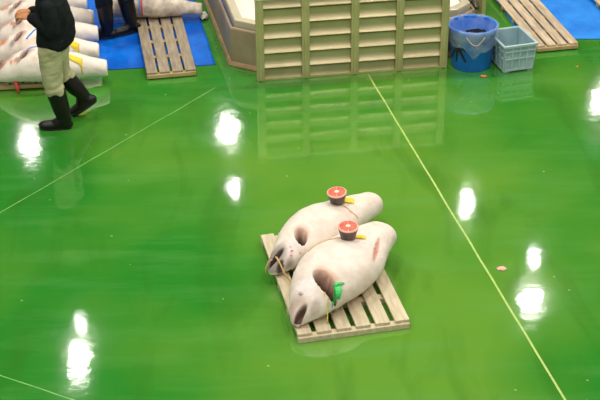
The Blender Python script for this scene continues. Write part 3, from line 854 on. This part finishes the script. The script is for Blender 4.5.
def hand(mb, wrist, fwd, palm_n, side):
    """palm and five curled fingers; fwd = along the hand, palm_n = out of the palm"""
    f = Vector(fwd).normalized(); p = Vector(palm_n); p = (p - f * p.dot(f)).normalized(); s = f.cross(p) * side
    wv = Vector(wrist)
    rot = Matrix((f, s, p)).transposed()
    mb.ball(wv + f * .055, (.062, .050, .023), rot, 12)
    mb.tube([wv - f * .03, wv + f * .02], [.026, .028], 14)
    for i, (o_, ln) in enumerate(((-.031, .066), (-.0105, .078), (.0105, .073), (.031, .056))):
        ln *= 1.15; b = wv + f * .098 + s * o_ * 1.2
        k1 = b + f * ln * .42 + p * ln * .18
        k2 = k1 + f * ln * .18 + p * ln * .32
        k3 = k2 - f * ln * .08 + p * ln * .24
        chain(mb, [b - f * .02, b, k1, k2, k3], [.012, .0125, .0115, .0105, .0095], 12)
    b = wv + f * .022 - s * .034
    chain(mb, [b, b + f * .03 - s * .022 + p * .012, b + f * .058 - s * .018 + p * .034, b + f * .074 - s * .002 + p * .046], [.014, .0125, .011, .009], 12)

def torso_rings(spec, n=32):
    return [[Vector((cx + rx * math.cos(2 * math.pi * j / n), cy + ry * math.sin(2 * math.pi * j / n), z)) for j in range(n)] for cx, cy, z, rx, ry in spec]

def person(loc, rz, label, P, jacket, trouser, boot, tmat_b, cuff_boot=.40):
    T = empty('person', loc, rz, label, 'person')
    V = Vector
    hipL, kneeL, ankL, toeL = [V(q) for q in P['legL']]; hipR, kneeR, ankR, toeR = [V(q) for q in P['legR']]
    shL, elL, wrL = [V(q) for q in P['armL']]; shR, elR, wrR = [V(q) for q in P['armR']]
    hx, hy, hz = P['head']; tx = P['torso']
    b = MB()
    for h, k, a, t_ in ((hipL, kneeL, ankL, toeL), (hipR, kneeR, ankR, toeR)):
        calf = k.lerp(a, .3); chain(b, [h, k, calf, a], [.080, .055, .055, .036]); chain(b, [a, a_heel(a, t_).lerp(t_, .22).lerp(a, .25), a_heel(a, t_).lerp(t_, .45)], [.034, .026, .016])
    b.loft(torso_rings(tx))
    neck = V((tx[-1][0], 0, tx[-1][2] - .02)); hd = V((hx, hy, hz))
    chain(b, [neck, V((hx - .02, hy, hz - .10))], [.060, .054])
    for s_, e_, w_ in ((shL, elL, wrL), (shR, elR, wrR)):
        chain(b, [s_, e_, w_], [.052, .040, .027])
    pit = Matrix.Rotation(P.get('nod', .35), 3, 'Y')
    def H(x, y, z): return hd + pit @ V((x, y, z))
    b.ball(hd + pit @ V((-.012, 0, .03)), (.098, .077, .090), pit)
    b.ball(H(.022, 0, -.035), (.070, .060, .080), pit)
    b.ball(H(.050, 0, -.088), (.030, .034, .024), pit)
    chain(b, [H(.088, 0, .012), H(.108, 0, -.022)], [.008, .0125], 10)
    b.ball(H(.100, 0, -.030), (.013, .018, .009), pit)
    b.ball(H(.084, 0, -.060), (.012, .026, .009), pit)
    for s_ in (1, -1):
        b.ball(H(-.005, s_ * .078, -.008), (.018, .008, .030), pit)
        b.ball(H(.080, s_ * .034, .026), (.012, .024, .007), pit)
        b.ball(H(.060, s_ * .045, -.022), (.025, .020, .018), pit)
    hand(b, wrL, P['handL'][0], P['handL'][1], P['handL'][2]); hand(b, wrR, P['handR'][0], P['handR'][1], P['handR'][2])
    remesh(b, 'body', M['skin'], .0055, T, 3)
    for s_ in (1, -1):
        e = MB(); e.ball(H(.078, s_ * .033, .006), (.010, .013, .008), pit); e.build('eye', M['eye'], T)
    e = MB(); e.ball(H(.092, 0, -.060), (.006, .022, .006), pit); e.build('mouth', M['lip'], T)
    hr = MB(); hr.ball(hd + pit @ V((-.026, 0, .048)), (.102, .086, .088), pit); hr.ball(hd + pit @ V((-.055, 0, -.02)), (.065, .074, .075), pit)
    remesh(hr, 'hair', M['hair'], .008, T, 2, .006, 40)
    # jacket
    j = MB(); j.loft(torso_rings(P['jacket']))
    for s_, e_, w_ in ((shL, elL, wrL), (shR, elR, wrR)):
        w2 = e_.lerp(w_, .90)
        chain(j, [s_, s_.lerp(e_, .5), e_, w2], [.074, .074, .068, .054])
        j.tube([e_.lerp(w_, .84), w2], [.056, .058], 20)
    remesh(j, 'jacket', jacket, .008, T, 4, .012, 9, 3)
    # trousers
    tr = MB(); tr.loft(torso_rings(P['waist']))
    for h, k, a, r in ((hipL, kneeL, ankL, 1.0), (hipR, kneeR, ankR, .98)):
        end = k.lerp(a, P['cuff'])
        chain(tr, [h, h.lerp(k, .5), k, end], [.118 * r, .112 * r, .098 * r, .100 * r])
        tr.tube([k.lerp(a, P['cuff'] - .1), end + (a - k).normalized() * .03], [.104, .098], 20)
    remesh(tr, 'trousers', trouser, .008, T, 4, .014, 10, 8)
    # boots
    for k, a, t_ in ((kneeL, ankL, toeL), (kneeR, ankR, toeR)):
        bt = MB(); d = (t_ - a); fl = V((d.x, d.y, t_.z - P_heel(a, t_))); top = k.lerp(a, P['boot'])
        chain(bt, [top, top.lerp(a, .6), a + V((0, 0, .0))], [.100, .088, .070])
        fdir = (t_ - a_heel(a, t_)).normalized()
        heel = a_heel(a, t_)
        bt.tube([heel - fdir * .005, heel + fdir * .10, heel + fdir * .19, heel + fdir * .255, heel + fdir * .285], [(.052, .044), (.054, .048), (.062, .048), (.056, .042), (.034, .028)], 24)
        bt.ball(heel + fdir * .0, (.052, .050, .046)); bt.ball(heel + fdir * .265, (.042, .050, .034))
        chain(bt, [a, heel + fdir * .03], [.068, .050]); chain(bt, [a, heel + fdir * .15], [.066, .050])
        ob = remesh(bt, 'rubber_boot', M['rubber'], .008, T, 4)
        so = MB(); up = V((0, 0, 1)); sd = up.cross(fdir).normalized(); nn = fdir.cross(sd)
        out = []
        for q in range(28):
            an = 2 * math.pi * q / 28
            xx = .135 + .165 * math.cos(an); yy = (.054 + .010 * math.cos(an)) * math.sin(an)
            out.append(heel + fdir * xx + sd * yy - nn * .040)
        so.loft([[p - nn * .012 for p in out], [p + nn * .014 for p in out]], smooth=False); so.build('boot_sole', M['sole'], ob)
    return T
def a_heel(a, t): 
    # heel point: below and behind the ankle along the foot
    d = (t - a); h = Vector((d.x, d.y, 0))
    # foot length .26 from heel to toe, the toe is given; the foot's pitch follows the ankle height
    L_ = .27
    zt = t.z; zh = max(.046, a.z - .055)
    run = math.sqrt(max(.01, L_ ** 2 - (zh - zt) ** 2)); hn = h.normalized() if h.length > 1e-4 else Vector((1, 0, 0))
    return Vector((t.x - hn.x * run, t.y - hn.y * run, zh))
def P_heel(a, t): return a_heel(a, t).z

TORSO = [(.04, 0, .86, .12, .15), (.03, 0, .98, .115, .145), (.03, 0, 1.10, .11, .14), (.03, 0, 1.24, .115, .155), (.03, 0, 1.34, .105, .165), (.03, 0, 1.40, .08, .13), (.035, 0, 1.45, .055, .06)]
JACK = [(.03, 0, .885, .165, .19), (.02, 0, .93, .185, .205), (.0, 0, 1.02, .195, .205), (-.005, 0, 1.14, .190, .20), (.01, 0, 1.26, .175, .195), (.02, 0, 1.36, .145, .20), (.03, 0, 1.42, .10, .14), (.035, 0, 1.48, .072, .075)]
WAIST = [(.045, 0, .70, .13, .15), (.045, 0, .80, .150, .170), (.04, 0, .90, .145, .165), (.04, 0, 1.0, .13, .16)]
pose1 = dict(legL=[(.06, .095, .86), (.065, .11, .50), (-.015, .12, .105), (.225, .13, .046)],
             legR=[(.04, -.095, .86), (.02, -.14, .50), (-.17, -.165, .25), (-.04, -.17, .046)],
             armL=[(.02, .19, 1.36), (-.01, .235, 1.12), (.22, .11, 1.23)],
             armR=[(.02, -.19, 1.36), (.05, -.25, 1.12), (.24, -.06, 1.22)],
             handL=[(.9, -.25, .05), (.2, -.3, -1), 1], handR=[(.9, .25, .12), (.2, .2, -1), -1],
             head=(.08, 0, 1.60), nod=.45, torso=TORSO, jacket=JACK, waist=WAIST, cuff=.22, boot=.22)
person((-2.42, 12.49, 0), R(180), 'person in black jacket, khaki trousers and black rubber boots walking left', pose1, M['jacket'], M['khaki'], M['rubber'], None)
pose2 = dict(legL=[(.05, .095, .86), (.08, .09, .50), (.06, .08, .105), (.27, .08, .046)],
             legR=[(-.03, -.095, .86), (-.13, -.09, .50), (-.19, -.10, .105), (-.03, .03, .046)],
             armL=[(.04, .19, 1.34), (.10, .24, 1.08), (.32, .14, 1.0)],
             armR=[(.04, -.19, 1.34), (.10, -.24, 1.08), (.32, -.14, 1.0)],
             handL=[(.8, -.2, -.3), (.3, -.3, -1), 1], handR=[(.8, .2, -.3), (.3, .3, -1), -1],
             head=(.10, 0, 1.60), nod=.6, torso=TORSO, jacket=JACK, waist=WAIST, cuff=.20, boot=.15)
person((-2.165, 14.72, .02), R(175), 'person seen only as dark navy legs and black boots on the blue tarp', pose2, M['navy'], M['navy'], M['rubber'], None)

# ------------------------------------------------------------------ small litter
crumple('orange_scrap', (2.04, 13.50, .001), (.035, .018, .008), M['orange'], 'orange scrap on the green floor in front of the blue bucket', 'scrap', 5)
crumple('orange_scrap', (3.11, 13.73, .001), (.014, .012, .006), M['orange'], 'tiny orange scrap on the green floor below the tan pallet', 'scrap', 6)
crumple('pink_scrap', (1.72, 9.66, .001), (.040, .028, .008), M['rind'], 'pinkish flesh scrap on the floor right of the pale joint line', 'scrap', 7)
crumple('white_rag', (-1.14, 15.22, .012), (.045, .09, .03), M['white_rag'], 'small white rag lying between the tarp and the tank', 'rag', 8)
